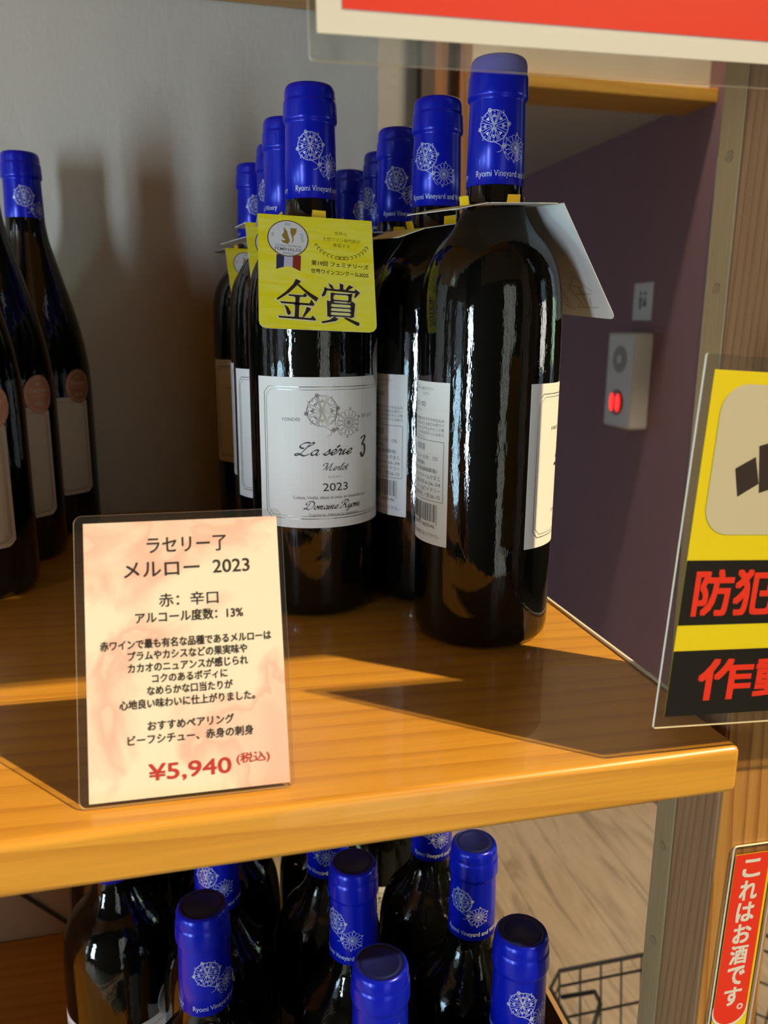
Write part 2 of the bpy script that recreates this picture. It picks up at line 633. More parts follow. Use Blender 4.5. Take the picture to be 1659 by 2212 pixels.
# script lettering drawn with a broad nib, x-height 1
GLY = {
    'a': (1.0, [[(.8, .85), (.5, 1), (.15, .7), (.1, .3), (.35, 0), (.65, .3), (.8, .9)], [(.8, .95), (.72, .3), (.85, 0), (1.1, .25)]]),
    's': (.75, [[(-.1, .1), (.3, .5), (.5, 1.05), (.6, .6), (.6, .15), (.35, 0), (.1, .15)]]),
    'e': (.85, [[(-.1, .25), (.5, .45), (.65, .8), (.45, 1), (.2, .7), (.2, .2), (.45, 0), (.85, .3)]]),
    'r': (.75, [[(0, .3), (.2, 1.1), (.25, .85), (.5, .85), (.45, .2), (.55, 0), (.8, .25)]]),
    'i': (.5, [[(-.05, .4), (.2, 1), (.12, .3), (.25, 0), (.5, .25)], [(.25, 1.4), (.30, 1.5)]]),
    'o': (.85, [[(.45, 1), (.15, .75), (.1, .3), (.35, 0), (.65, .3), (.65, .75), (.45, 1), (.6, .8), (.9, .85)]]),
    'l': (.5, [[(-.05, .3), (.4, 1.5), (.35, 2), (.15, 1.6), (.12, .4), (.25, 0), (.5, .25)]]),
    't': (.5, [[(.15, 1.7), (.1, .4), (.22, 0), (.5, .25)], [(-.1, 1.1), (.45, 1.15)]]),
    'm': (1.25, [[(-.05, .5), (.15, 1), (.12, 0)], [(.15, .6), (.4, 1), (.5, .8), (.47, 0)], [(.5, .6), (.75, 1), (.88, .8), (.82, .2), (.95, 0), (1.2, .25)]]),
    'n': (.95, [[(-.05, .5), (.15, 1), (.12, 0)], [(.15, .6), (.4, 1), (.55, .8), (.5, .2), (.62, 0), (.9, .25)]]),
    'y': (.85, [[(-.05, .6), (.15, 1), (.12, .3), (.3, 0), (.55, .3), (.65, 1)], [(.65, 1), (.6, -.3), (.35, -.9), (.1, -.7), (.3, -.3), (.9, .25)]]),
    'L': (1.6, [[(.9, 1.6), (1.35, 2.1), (1.25, 2.4), (.95, 2.05), (.65, 1.0), (.35, .15), (0, -.05), (-.25, .15), (.05, .3), (.5, .1), (1.0, -.1), (1.5, .25)], [(.5, 1.3), (.05, 1.4), (-.1, 1.9), (.3, 2.35), (.9, 2.35)]]),
    'M': (2.2, [[(-.2, 1.4), (-.3, 1.9), (.2, 2.2), (.5, 1.9), (.3, .6), (0, 0)], [(.5, 1.9), (.75, .4), (.8, .1), (1.4, 1.8), (1.55, 2.2)], [(1.55, 2.2), (1.5, .6), (1.6, 0), (2.1, .2)]]),
    'D': (2.0, [[(.7, 2.0), (.5, .8), (.2, .1), (-.2, .2), (.2, .35), (.9, -.05), (1.5, .4), (1.75, 1.3), (1.3, 2.2), (.5, 2.3), (-.1, 1.9), (0, 1.4), (.3, 1.4)]]),
    'R': (1.8, [[(.7, 2.0), (.5, .8), (.2, .1), (-.2, .2)], [(0, 1.3), (-.1, 1.8), (.5, 2.3), (1.2, 2.2), (1.4, 1.7), (.9, 1.1), (.6, 1.1), (1.0, .9), (1.3, .1), (1.8, .2)]]),
    ' ': (.6, []),
}


def script(pr, s, cx, base, w, xh, mat, pen=0.24):
    adv = sum(GLY[c.replace('é', 'e')][0] for c in s)
    sx = w / (adv + 0.2)
    x = cx - w / 2
    for c in s:
        g = GLY['e' if c == 'é' else c]
        for st in g[1]:
            pts = [(x + (a + 0.35 * b) * sx, base + b * xh) for a, b in st]
            pr.line(pts, pen * xh, mat, nib=0.6, smooth=5)
        if c == 'é':
            pr.line([(x + 1.0 * sx, base + 1.35 * xh), (x + 1.45 * sx, base + 1.75 * xh)], pen * xh, mat)
        x += g[0] * sx


def heart(pr, cx, cy, ang, r0, r1, mat, w, wide=0.36):
    """petal outline of the rosette between two spokes"""
    def P(r, a):
        return (cx + r * math.cos(ang + a), cy + r * math.sin(ang + a))
    pts = [P(r0, 0), P((r0 + r1) * .5, -wide * .72), P(r1 * .93, -wide * .75), P(r1, -wide * .3), P(r1 * .86, 0)]
    pr.line(pts, w, mat, smooth=3)
    pts = [P(r0, 0), P((r0 + r1) * .5, wide * .72), P(r1 * .93, wide * .75), P(r1, wide * .3), P(r1 * .86, 0)]
    pr.line(pts, w, mat, smooth=3)


def rosette(pr, cx, cy, R, mat, w, fill=True):
    pr.disc(cx, cy, R, mat, 44, R - w)
    for k in range(8):
        a = math.pi / 8 + k * math.pi / 4
        pr.line([(cx, cy), (cx + R * .93 * math.cos(a), cy + R * .93 * math.sin(a))], w * 1.1, mat)
        b = k * math.pi / 4
        heart(pr, cx, cy, b, R * .12, R * .97, mat, w * .8)
        px, py = cx + R * .62 * math.cos(b), cy + R * .62 * math.sin(b)
        if k % 2:
            t = R * .15
            tri = [(px + t * math.cos(b + q), py + t * math.sin(b + q)) for q in (math.pi, math.pi / 3, -math.pi / 3)]
            if fill:
                pr.poly(tri, mat)
            else:
                for q in (-1, 0, 1):
                    pr.disc(px + q * t * .6 * math.sin(b), py - q * t * .6 * math.cos(b), t * .28, mat, 6)
                pr.disc(px - t * .5 * math.cos(b), py - t * .5 * math.sin(b), t * .28, mat, 6)
        else:
            for q in range(3):
                qa = b + (q - 1) * 2.0
                pr.disc(px + R * .07 * math.cos(qa), py + R * .07 * math.sin(qa), R * .07, mat, 8, R * .035)
    for a in (1.9, 0.15, 3.3):
        lx, ly = cx + R * 1.03 * math.cos(a), cy + R * 1.03 * math.sin(a)
        for q in range(4):
            pr.disc(lx + R * .07 * math.cos(q * 1.57 + a), ly + R * .07 * math.sin(q * 1.57 + a), R * .075, mat, 8, R * .035)
    for a in (0.9, 2.5, 3.9):
        lx, ly = cx + R * math.cos(a), cy + R * math.sin(a)
        pr.line([(lx, ly), (lx + R * .12 * math.cos(a + .5), ly + R * .12 * math.sin(a + .5)), (lx + R * .16 * math.cos(a + 1.1), ly + R * .16 * math.sin(a + 1.1))], w * .8, mat)
    # trailing stem and leaf below
    pr.line([(cx + R * .1, cy - R), (cx + R * .5, cy - R * 1.22), (cx + R * .55, cy - R * 1.5), (cx + R * .25, cy - R * 1.62)], w, mat, smooth=4)
    for q in range(4):
        pr.disc(cx + R * .72 + R * .08 * math.cos(q * 1.57), cy - R * 1.22 + R * .08 * math.sin(q * 1.57), R * .085, mat, 8, R * .04)


def flower(pr, cx, cy, R, mat, w):
    pr.disc(cx, cy, R * .40, mat, 24, R * .40 - w)
    n = 14
    for k in range(n):
        a = 2 * math.pi * k / n
        ca, sa = math.cos(a), math.sin(a)
        pr.line([(cx, cy), (cx + R * .4 * ca, cy + R * .4 * sa)], w * .8, mat)
        pts = []
        for (r, d) in ((.42, 0), (.60, .12), (.76, .19), (.90, .15), (.97, 0), (.90, -.15), (.76, -.19), (.60, -.12)):
            pts.append((cx + R * (r * ca - d * sa), cy + R * (r * sa + d * ca)))
        pr.line(pts, w * .8, mat, closed=True)
    for k in range(6):
        a = 0.4 + 2 * math.pi * k / 6
        pr.disc(cx + R * 1.05 * math.cos(a), cy + R * 1.05 * math.sin(a), R * .09, mat, 8, R * .05)
    pr.line([(cx - R * .98, cy + R * .95), (cx - R * 1.12, cy), (cx - R * .8, cy - R * .75), (cx - R * .55, cy - R * .95)], w, mat, smooth=4)


# ------------------------------------------------------------------ the room
ZF, ZC = -1.19, 3.4
floor = tag(boxes('floor', [(-2.7, 4.0, -1.5, 5.2, ZF - 0.10, ZF - 0.012)], M_cable), kind='structure')
for i in range(15):
    x0 = -0.32 + i * 0.152
    ys = [-0.9 + (i % 3) * 0.31, 0.5 + (i % 4) * 0.27, 1.9 + (i % 3) * 0.4, 3.6]
    for a, b in zip(ys, ys[1:]):
        pl = boxes('plank', [(x0, x0 + 0.1505, a, b - 0.0012, ZF - 0.014, ZF)], M_floor, floor)
rest = boxes('subfloor_covering', [(-2.6, -0.33, -1.3, 5, ZF - 0.014, ZF), (1.97, 3.9, -1.3, 5, ZF - 0.014, ZF), (-0.33, 1.97, 3.6, 5, ZF - 0.014, ZF), (-0.33, 1.97, -1.3, -0.9, ZF - 0.014, ZF)], M_floor, floor)
ceiling = tag(boxes('ceiling', [(-2.7, 4.0, -1.5, 5.2, ZC, ZC + 0.1)], M_shopceil), kind='structure')
WY = 0.755
tag(boxes('wall_back', [(-2.6, 0.177, WY, WY + 0.12, ZF, ZC)], M_wall), kind='structure')
tag(boxes('wall_rear', [(0.05, 0.535, 1.90, 2.0, ZF, ZC)], M_wall2), kind='structure')
tag(boxes('wall_header', [(0.655, 1.28, 1.90, 2.0, 0.745, ZC)], M_cream), kind='structure')
tag(boxes('wall_right', [(1.28, 1.40, 1.795, 5.0, ZF, ZC)], M_purple), kind='structure')
tag(boxes('wall_far', [(-0.2, 4.0, 5.0, 5.1, ZF, ZC)], M_purple), kind='structure')
tag(boxes('ceiling_corridor', [(0.05, 1.279, 2.0, 5.0, 0.725, 0.80)], M_ceiling), kind='structure')


def wall_x(name, x0, x1, ya, yb, holes, mat):
    """wall slab with tall openings: holes = [(y0, y1, z0, z1)] sorted"""
    bs = []
    y = ya
    for h in holes:
        bs.append((x0, x1, y, h[0], ZF, ZC))
        bs.append((x0, x1, h[0], h[1], ZF, h[2]))
        bs.append((x0, x1, h[0], h[1], h[3], ZC))
        y = h[1]
    bs.append((x0, x1, y, yb, ZF, ZC))
    return tag(boxes(name, bs, mat), kind='structure')


wall_x('wall_left', -2.6, -2.5, -1.5, 5.1, [(-0.93, -0.31, -1.1, 0.6), (0.16, 0.38, -1.1, 0.6)], M_shopwall)
wall_x('wall_side', 3.2, 3.3, -1.5, 5.1, [(-0.9, -0.3, -0.55, 1.15), (0.65, 1.15, -0.8, 1.4)], M_shopwall)
bs = [(-2.6, -2.15, -1.4, -1.3, ZF, ZC), (-2.15, -1.75, -1.4, -1.3, ZF, -0.8), (-2.15, -1.75, -1.4, -1.3, 0.5, ZC), (-1.75, 0.14, -1.4, -1.3, ZF, ZC), (0.14, 0.76, -1.4, -1.3, ZF, -1.1), (0.14, 0.76, -1.4, -1.3, 0.8, ZC), (0.76, 1.35, -1.4, -1.3, ZF, ZC),
      (1.35, 3.1, -1.4, -1.3, ZF, 1.6), (1.35, 3.1, -1.4, -1.3, 3.11, ZC), (3.1, 3.3, -1.4, -1.3, ZF, ZC)]
tag(boxes('wall_front', bs, M_shopwall), kind='structure')


def window_frame(name, axis, c, a0, a1, z0, z1, bars):
    bs = []
    t = 0.03
    def B(p, q, r, s):
        bs.append((c - 0.03, c + 0.03, p, q, r, s) if axis == 'x' else (p, q, c - 0.03, c + 0.03, r, s))
    B(a0, a0 + t, z0, z1); B(a1 - t, a1, z0, z1); B(a0, a1, z0, z0 + t); B(a0, a1, z1 - t, z1)
    for b in bars:
        B(b - .012, b + .012, z0, z1)
    return tag(boxes(name, bs, M_white), kind='structure')


window_frame('window_1', 'x', -2.55, -0.93, -0.31, -1.1, 0.6, [-0.78, -0.62, -0.5])
window_frame('window_2', 'x', -2.55, 0.16, 0.38, -1.1, 0.6, [])
window_frame('window_3', 'y', -1.35, -2.15, -1.75, -0.8, 0.5, [-1.95])
window_frame('added_front_frame', 'y', -1.35, 0.14, 0.76, -1.1, 0.8, [0.33, 0.58])  # frame of the added glass door around the front fill
window_frame('added_side_frame', 'x', 3.25, -0.9, -0.3, -0.55, 1.15, [-0.6])  # frame of the added opening around the side fill
window_frame('window_4', 'x', 3.25, 0.65, 1.15, -0.8, 1.4, [])

# ceiling downlights of the shop
for i, (x, y) in enumerate([(-0.9, -0.7), (-0.2, -0.9), (0.5, -1.0), (-1.5, 0.1)]):
    t = empty('ceiling_downlight', (x, y, ZC))
    tag(t, ['round warm downlight in the ceiling far left behind the viewer', 'round warm downlight in the ceiling left of centre behind the viewer',
            'round warm downlight in the ceiling right behind the viewer', 'round warm downlight in the ceiling by the left windows'][i], 'lamp', 'ceiling downlights')
    v, f = lathe([(0.055, 0.0), (0.055, -0.012), (0.045, -0.014), (0.04, -0.004)], 24)
    obj('housing', v, f, M_white, t, True)
    v, f = lathe([(0.0, -0.006), (0.04, -0.006)], 24)
    obj('lamp_lens', v, f, M_lamp_glow, t)

# door frame of the corridor
jamb = tag(empty('door_frame', (0.535, 1.88, ZF)), 'brown and orange wooden door frame at the corridor opening behind the bottles', 'door frame')
jamb['kind'] = 'structure'
for nm, x0, x1, d0, mt in (('casing', 0.0, 0.03, -0.02, M_jamb_b), ('jamb_board', 0.03, 0.062, -0.01, M_jamb_o), ('door_stop', 0.062, 0.092, 0.02, M_jamb_b), ('inner_casing', 0.092, 0.12, -0.01, M_jamb_o)):
    boxes(nm, [(x0, x1, d0, 0.10, 0, 2.4)], mt, jamb)
tag(boxes('trim_1', [(0.655, 1.279, 1.86, 1.9, 0.703, 0.733), (0.655, 1.279, 1.9, 2.0, 0.703, 0.745)], M_trim_o, bevel=0.002), kind='structure')
tag(boxes('trim_2', [(1.272, 1.284, 1.785, 1.828, -0.4, 0.57)], M_white, bevel=0.001), kind='structure')

# emergency call box and toilet notice on the aubergine wall
cb = tag(empty('call_box', (1.28, 2.125, 0.02)), 'white emergency call box with round grille and glowing red lamp on dark wall', 'call box')
boxes('housing', [(-0.06, 0.0, -0.075, 0.075, -0.135, 0.138)], M_white, cb, 0.008, 3)


def disc_x(name, r, t, y, z, x, mat, parent, sx=1.0, n=32):
    v, f = lathe([(0, 0), (r, 0), (r, t * .7), (r * .94, t), (0, t)], n)
    v = [(x - c, y + a * sx, z + b) for a, b, c in v]
    return obj(name, v, f, mat, parent)


g = disc_x('speaker_grille', 0.038, 0.002, 0.0, 0.062, -0.06, M_grey, cb)
disc_x('grille_ring', 0.012, 0.001, 0.0, 0.062, -0.0622, M_white, g)
bz = disc_x('lamp_bezel', 0.036, 0.004, 0.004, -0.062, -0.06, M_darkred, cb)
for s in (-1, 1):
    disc_x('red_lamp', 0.026, 0.003, 0.004 + s * 0.017, -0.062, -0.0645, M_red_glow, bz, 0.42, 20)
pn = tag(empty('toilet_notice', (1.28, 2.124, 0.244)), 'small white pictogram notice stuck on dark wall above the call box', 'notice')
boxes('plate', [(-0.002, 0, -0.05, 0.05, -0.052, 0.052)], M_white, pn, 0.0006, 1)
pr = Print()
pr.disc(-11, 22, 6, M_sbrown, 16); pr.poly([(-19, 12), (-3, 12), (-6, -22), (-16, -22)], M_sbrown)
pr.disc(11, 22, 6, M_sbrown, 16); pr.poly([(7, 12), (15, 12), (22, -14), (0, -14)], M_sbrown)
pr.build('pictogram', lambda x, y, l: (-0.0023, -x * 0.001, y * 0.001), pn)

# ------------------------------------------------------------------ shelving unit
SF, SR, TH = 0.2558, 0.2155, 0.0214


def shelf_board(name, z, label, y0=SF):
    o = boxes(name, [(-0.75, SR, y0, WY - 0.001, z - TH, z)], M_shelf, None, 0.0032, 4)
    return tag(o, label, 'shelf')


shelf_board('shelf_board', 0.0, 'sunlit orange pine shelf board with rounded front edge carrying the upper bottles')
shelf_board('shelf_board', -0.434, 'shaded lower pine shelf board under the lower bottles', 0.30)
shelf_board('shelf_board', 0.4505, 'dark top shelf board high above the upper bottles, seen only at its back edge')
tag(boxes('edge_strip', [(SR + 0.0002, SR + 0.0016, 0.31, WY - 0.002, -0.004, 0.0008)], M_white), 'thin white strip along the right end of the sunlit shelf', 'strip')
wp = tag(empty('wooden_post', (0.2195, 0.271, ZF)), 'square pine post with screw plugs at the right end of the shelves', 'post')
boxes('post_body', [(0.0, 0.034, 0.0, 0.0292, 0, 2.4)], M_post, wp, 0.0012, 2)
boxes('front_face_board', [(0.0008, 0.0332, -0.0012, 0.0004, 0, 2.4)], M_postf, wp, 0.0004, 1)
bt = boxes('batten', [(-0.0002, 0.034, 0.0296, 0.0445, 0, 2.4)], M_batten, wp, 0.0008, 2)
for z in (0.236, 0.184, -0.083, -0.138):
    v, f = lathe([(0, 0), (0.0024, 0), (0.0024, 0.0003), (0.0016, 0.0005), (0, 0.0002)], 16)
    v = [(-0.0002 - c, 0.0365 + a, z - ZF + b) for a, b, c in v]
    obj('screw_plug', v, f, M_plug, bt)
tag(boxes('added_shade_board', [(-0.43, -0.412, 0.31, WY - .002, -0.434, -TH)], M_shelf, None, 0.001, 2), 'added pine board shading the lower bottles, left of the view', 'board')  # unseen board added to keep left window light off the lower shelf
lp = tag(empty('wooden_post', (-0.80, 0.271, ZF)), 'square pine post at the far left end of the shelves, outside the view', 'post')
boxes('post_body', [(0.0, 0.049, 0.0, 0.03, 0, 2.4)], M_post, lp, 0.0012, 2)
tag(tube('cable', [(-0.230, WY - .003, -0.335), (-0.176, WY - .003, -0.388), (-0.141, WY - .003, -0.424), (-0.125, WY - .006, -0.431), (-0.02, WY - .006, -0.431)], 0.0018, M_cable),
    'thin dark cable running down the wall below the shelf', 'cable')

# ------------------------------------------------------------------ bottles
BODY = [(0, 0.004), (0.020, 0.003), (0.030, 0.0), (0.0345, 0.0008), (0.0368, 0.004), (0.0375, 0.009)]
SHO = smooth_profile([(0.0375, 0.165), (0.0371, 0.178), (0.0362, 0.1873), (0.0344, 0.196), (0.0311, 0.2035), (0.0268, 0.2095), (0.0220, 0.215),
                      (0.0180, 0.2215), (0.0154, 0.2275), (0.0143, 0.2335), (0.0140, 0.240)], 4)
PROF = BODY + [(0.0375, 0.06), (0.0375, 0.12)] + SHO + [(0.0135, 0.285), (0, 0.285)]
BURG = [(0, 0.006), (0.024, 0.004), (0.033, 0), (0.0375, 0.001), (0.0398, 0.005), (0.0402, 0.010), (0.0402, 0.06), (0.0402, 0.105)] + \
    smooth_profile([(0.0402, 0.112), (0.0396, 0.130), (0.0376, 0.148), (0.0342, 0.166), (0.0297, 0.184), (0.0245, 0.202), (0.0197, 0.219), (0.0163, 0.232), (0.0147, 0.243), (0.0142, 0.252)], 4) + [(0.0135, 0.285), (0, 0.285)]
CAPP = [(0.0143, 0.0), (0.0146, 0.0002), (0.01425, 0.020), (0.01380, 0.0392), (0.0138, 0.0398), (0.0148, 0.0408), (0.0150, 0.0416), (0.0150, 0.0424), (0.0147, 0.0500), (0.0145, 0.0512), (0.0141, 0.0517),
        (0.0141, 0.0522), (0.0140, 0.0562), (0.0134, 0.0582), (0.0125, 0.0592), (0.0119, 0.0594)]
CAPT = [(0.0119, 0.0594), (0.0115, 0.0590), (0.0100, 0.0590), (0.0097, 0.0593), (0.0090, 0.0593), (0.0087, 0.0590), (0.0, 0.0590)]


def make_capsule(parent, z):
    v, f = lathe(CAPP, 64)
    c = obj('capsule', v, f, M_cap, parent, True, loc=(0, 0, z))
    v, f = lathe(CAPT, 48)
    d = obj('capsule_top', v, f, M_captop, c, True)
    # embossed ring of dots and leaf on the top disc
    pr = Print()
    for s in (0, 1):
        ox = s * math.pi * 14.4
        rosette(pr, ox, 26.5, 7.4, M_capprint, 0.26)
        flower(pr, ox + 11.6, 17.0, 6.2, M_capprint, 0.24)
        pr.text('Ryomi Vineyard and Winery', ox + 10.6, 4.6, 38.5, 3.9, M_capprint, offset=0.0)
    Rf = lambda y: 0.0146 - (0.0146 - 0.0138) * y / 38.5

    def fn(x, y, l):
        a = -math.pi / 2 + x * 0.001 / 0.0144
        r = Rf(y) + 0.0001
        return (r * math.cos(a), r * math.sin(a), y * 0.001)
    pr.build('capsule_print', fn, c)
    return c


def front_label_print():
    pr = Print()
    T = 85.3
    y = lambda mm: T - mm
    for ins, w in ((5.3, 0.42), (6.9, 0.26)):
        W, H = 47 - ins, T - ins
        c = 3.4
        x0, x1, y0, y1 = -W, W, ins, H
        segs = [(x0 + c, y1)] + [(x0 + c + (x1 - x0 - 2 * c) * k / 16, y1) for k in range(1, 17)] + [(x1, y1 - c), (x1, y0 + c), (x1 - c, y0)] + \
               [(x1 - c - (x1 - x0 - 2 * c) * k / 16, y0) for k in range(1, 17)] + [(x0, y0 + c), (x0, y1 - c)]
        pr.line(segs, w, M_foil, closed=True)
    rosette(pr, -6.2, y(18.5), 8.8, M_foil, 0.26, fill=False)
    flower(pr, 9.6, y(25.5), 7.6, M_foil, 0.24)
    pr.text('FONDÉE', -23.8, y(23.0), 10.5, 2.3, M_inkgrey)
    pr.text('EN 2017', 24.5, y(22.2), 10.5, 2.1, M_inkgrey)
    script(pr, 'La série', -4.5, y(43.2), 33, 3.0, M_ink, 0.30)
    pr.line([(18.5, y(35.2)), (20.6, y(34.0)), (22.3, y(34.6)), (19.8, y(38.6)), (21.6, y(39.0)), (21.9, y(43.0)), (19.8, y(45.8)), (18.4, y(43.2))], 1.3, M_ink, nib=0.2, smooth=5)
    script(pr, 'Merlot', 1.2, y(52.0), 15.5, 1.9, M_inkgrey, 0.30)
    pr.text('メルロー', 1.0, y(55.8), 9.0, 1.2, M_inkgrey, shear=0.4)
    pr.text('2023', 1.2, y(61.6), 15.0, 4.6, M_ink, offset=0.004)
    pr.text('Cultivé, Vinifié, élevé et mise en bouteilles par', -0.5, y(67.8), 46, 2.3, M_inkgrey)
    script(pr, 'Domaine Ryomi', 0.5, y(74.3), 35, 2.0, M_ink, 0.28)
    pr.text('TAIWA-MIYAGI-JAPON', 1.0, y(78.2), 31, 2.2, M_inkgrey)
    return pr


def back_label_print():
    pr = Print()
    T = 85.3
    y = lambda mm: T - mm
    R_ = 28.3  # right edge
    K = M_inkgrey

    def t(s, right, mm, h, per):
        pr.text(s, R_ - right, y(mm), len(s) * per, h, K, align='R')
    t('了美ヴィンヤード&ワイナリー', 11, 3.6, 2.0, 1.75)
    t('リョウミ', 14.5, 6.2, 1.7, 1.6)
    t('ラセリー了メルロー2023', 17.5, 11.6, 2.9, 2.1)
    t('有名な品種をたいせつに', 22, 14.9, 1.2, 1.2)
    for s, mm in (('自社の畑から収穫されたブドウを仕込み', 19.3), ('熟成して造られている辛口の赤ワイ', 21.7), ('ンであるメルローはプラムやカシス等', 24.1), ('が感じられ、コクのあるボディになめら', 26.5)):
        t(s, 2.7, mm, 1.8, 2.1)
    t('かに仕上がりました。', 17.5, 28.7, 1.5, 1.7)
    for k in range(2):
        pr.rect(-26, R_ - 2.7, y(30.2 + k * 31.6) - .13, y(30.2 + k * 31.6) + .13, K)
    pr.rect(R_ - 2.85, R_ - 2.6, y(61.8), y(30.2), K)
    pr.rect(-26, -25.75, y(61.8), y(30.2), K)
    t('果実酒', 17.5, 34.0, 3.6, 3.3)
    t('アルコール分：13%', 6.5, 39.2, 2.5, 2.4)
    t('(宮城県産)', 17.5, 42.6, 2.4, 2.2)
    t('酸化防止剤(亜硫酸塩)', 7, 45.9, 2.5, 2.6)
    t('みらいファームやまと', 4.6, 49.3, 2.5, 2.7)
    t('荒川平4-26-34', 4.6, 52.7, 2.4, 2.4)
    t('ヤード&ワイナリー', 4.4, 56.0, 2.5, 2.6)
    t('吉田字旦ノ原36-15', 4.6, 59.3, 2.6, 2.5)
    x = R_ - 6.6
    rnd = random.Random(3)
    while x > -14:
        w = rnd.choice((.3, .3, .55, .8))
        long_ = x > R_ - 7.5 or abs(x - (R_ - 22)) < .8
        pr.rect(x - w, x, y(74.6 if long_ else 73.2), y(63.6), K)
        x -= w + rnd.choice((.35, .4, .7))
    t('4580079 860546', 8, 75.4, 2.0, 1.75)
    t('飲酒は20歳になってから。', 4.6, 80.4, 2.2, 2.35)
    return pr


def make_merlot():
    root = empty('wine_bottle')
    v, f = lathe(PROF, 96)
    obj('glass_body', v, f, M_glass, root, True)
    make_capsule(root, 0.2360)
    z0 = 0.0546
    a = cyl_patch('front_label', 94, 85.3, z0, 0.0376, M_label, root)
    front_label_print().build('label_print', cyl(0.0376, z0, 0.00022), a)
    b = cyl_patch('back_label', 57, 85.3, z0, 0.0376, M_label, root, center=math.pi)
    fn = cyl(0.0376, z0, 0.00022)
    back_label_print().build('label_print', lambda x, y, l: tuple(s * c for s, c in zip((-1, -1, 1), fn(x, y, l))), b)
    m = cyl_patch('medal_sticker', 30, 30, 0.131, 0.0378, M_silver, root, center=math.radians(71), th=0.0002, round_=True)
    pr = Print()
    pr.disc(0, 15, 12.2, M_medalw, 36, 0)
    f2 = cyl(0.0381, 0.131, 0.0001)
    ca, sa = math.cos(math.radians(71)), math.sin(math.radians(71))

    def fm(x, y, l):
        q = f2(x, y, l)
        return (q[0] * ca - q[1] * sa, q[0] * sa + q[1] * ca, q[2])
    pr.text('GOLD', 0, 15, 12, 3, M_goldp)
    pr.build('medal_print', fm, m)
    return root


def make_burgundy():
    root = empty('wine_bottle')
    v, f = lathe(BURG, 96)
    obj('glass_body', v, f, M_glass, root, True)
    make_capsule(root, 0.2360)
    a = cyl_patch('front_label', 76, 78, 0.033, 0.0403, M_cream_label, root, corner=4)
    pr = Print()
    for ins, w in ((3.2, .3), (4.4, .2)):
        c = 4
        W = 38 - ins
        pr.line([(-W + c, 78 - ins)] + [(-W + c + (2 * W - 2 * c) * k / 12, 78 - ins) for k in range(1, 13)] + [(W, 78 - ins - c), (W, ins + c), (W - c, ins)] +
                [(W - c - (2 * W - 2 * c) * k / 12, ins) for k in range(1, 13)] + [(-W, ins + c), (-W, 78 - ins - c)], w, M_foil, closed=True)
    pr.build('label_print', cyl(0.0403, 0.033, 0.00022), a)
    m = cyl_patch('medal_sticker', 25, 27, 0.1060, 0.0404, M_bronze, root, center=math.radians(42), th=0.0002, round_=True)
    pr = Print()
    pr.text('2025', 0, 21, 5, 1.5, M_medal_text)
    pr.text('Decanter', 0, 16.4, 15, 3.4, M_medal_text)
    pr.text('WORLD WINE AWARDS', 0, 12.6, 13, 1.1, M_medal_text)
    pr.text('BRONZE', 0, 7.0, 8, 1.8, M_medal_text, offset=0.01)
    pr.disc(0, 13.5, 11.7, M_medal_text, 36, 11.4, sx=.93)
    f2 = cyl(0.0406, 0.1060, 0.0001)
    ca, sa = math.cos(math.radians(42)), math.sin(math.radians(42))

    def fm(x, y, l):
        q = f2(x, y, l)
        return (q[0] * ca - q[1] * sa, q[0] * sa + q[1] * ca, q[2])
    pr.build('medal_print', fm, m)
    return root


def copy_tree(o, parent=None):
    c = o.copy()
    COL.objects.link(c)
    c.parent = parent
    for ch in list(o.children):
        copy_tree(ch, c)
    return c


proto = make_merlot()
first = [True]


def bottle(x, y, z, rot, logo, label, group):
    o = proto if first[0] else copy_tree(proto)
    first[0] = False
    o.location = (x, y, z + 0.0002)
    o.rotation_euler = (0, 0, math.radians(rot))
    for ch in o.children:
        if ch.name.startswith('capsule'):
            ch.rotation_euler = (0, 0, math.radians(logo + 90 - rot))
    return tag(o, label, 'bottle', group)


GU = 'blue-capped wine bottles on the sunlit shelf'
upper = [
    ('a', .1572, .4090, 86, -116.5, 'blue-capped wine bottle alone at the right front, barcode label turned to view'),
    ('f', .0735, .4784, 8, -99, 'blue-capped wine bottle whose white front label faces the viewer, behind the price card'),
    ('b', .1496, .4850, 97, -136, 'blue-capped wine bottle directly behind the right front bottle, its barcode label showing'),
    ('c', .1462, .5614, 80, -111, 'third bottle from the front in the right-hand row on the sunlit shelf'),
    ('d', .1532, .6375, 85, -160, 'fourth bottle from the front in the right-hand row on the sunlit shelf'),
    ('e', .1436, .7140, 75, -60, 'rearmost bottle of the right-hand row on the sunlit shelf, against the wall'),
    ('g', .0690, .5550, -5, -60, 'second bottle of the row behind the front-facing bottle, label edge showing at left'),
    ('h', .0714, .6315, -19, -130, 'third bottle of the row behind the front-facing bottle, mostly hidden'),
    ('i', .0616, .7080, -8, -90, 'rearmost bottle of the middle row, against the grey wall'),
]
for k, x, y, r, lg, lab in upper:
    bottle(x, y, 0, r, lg, lab, GU)

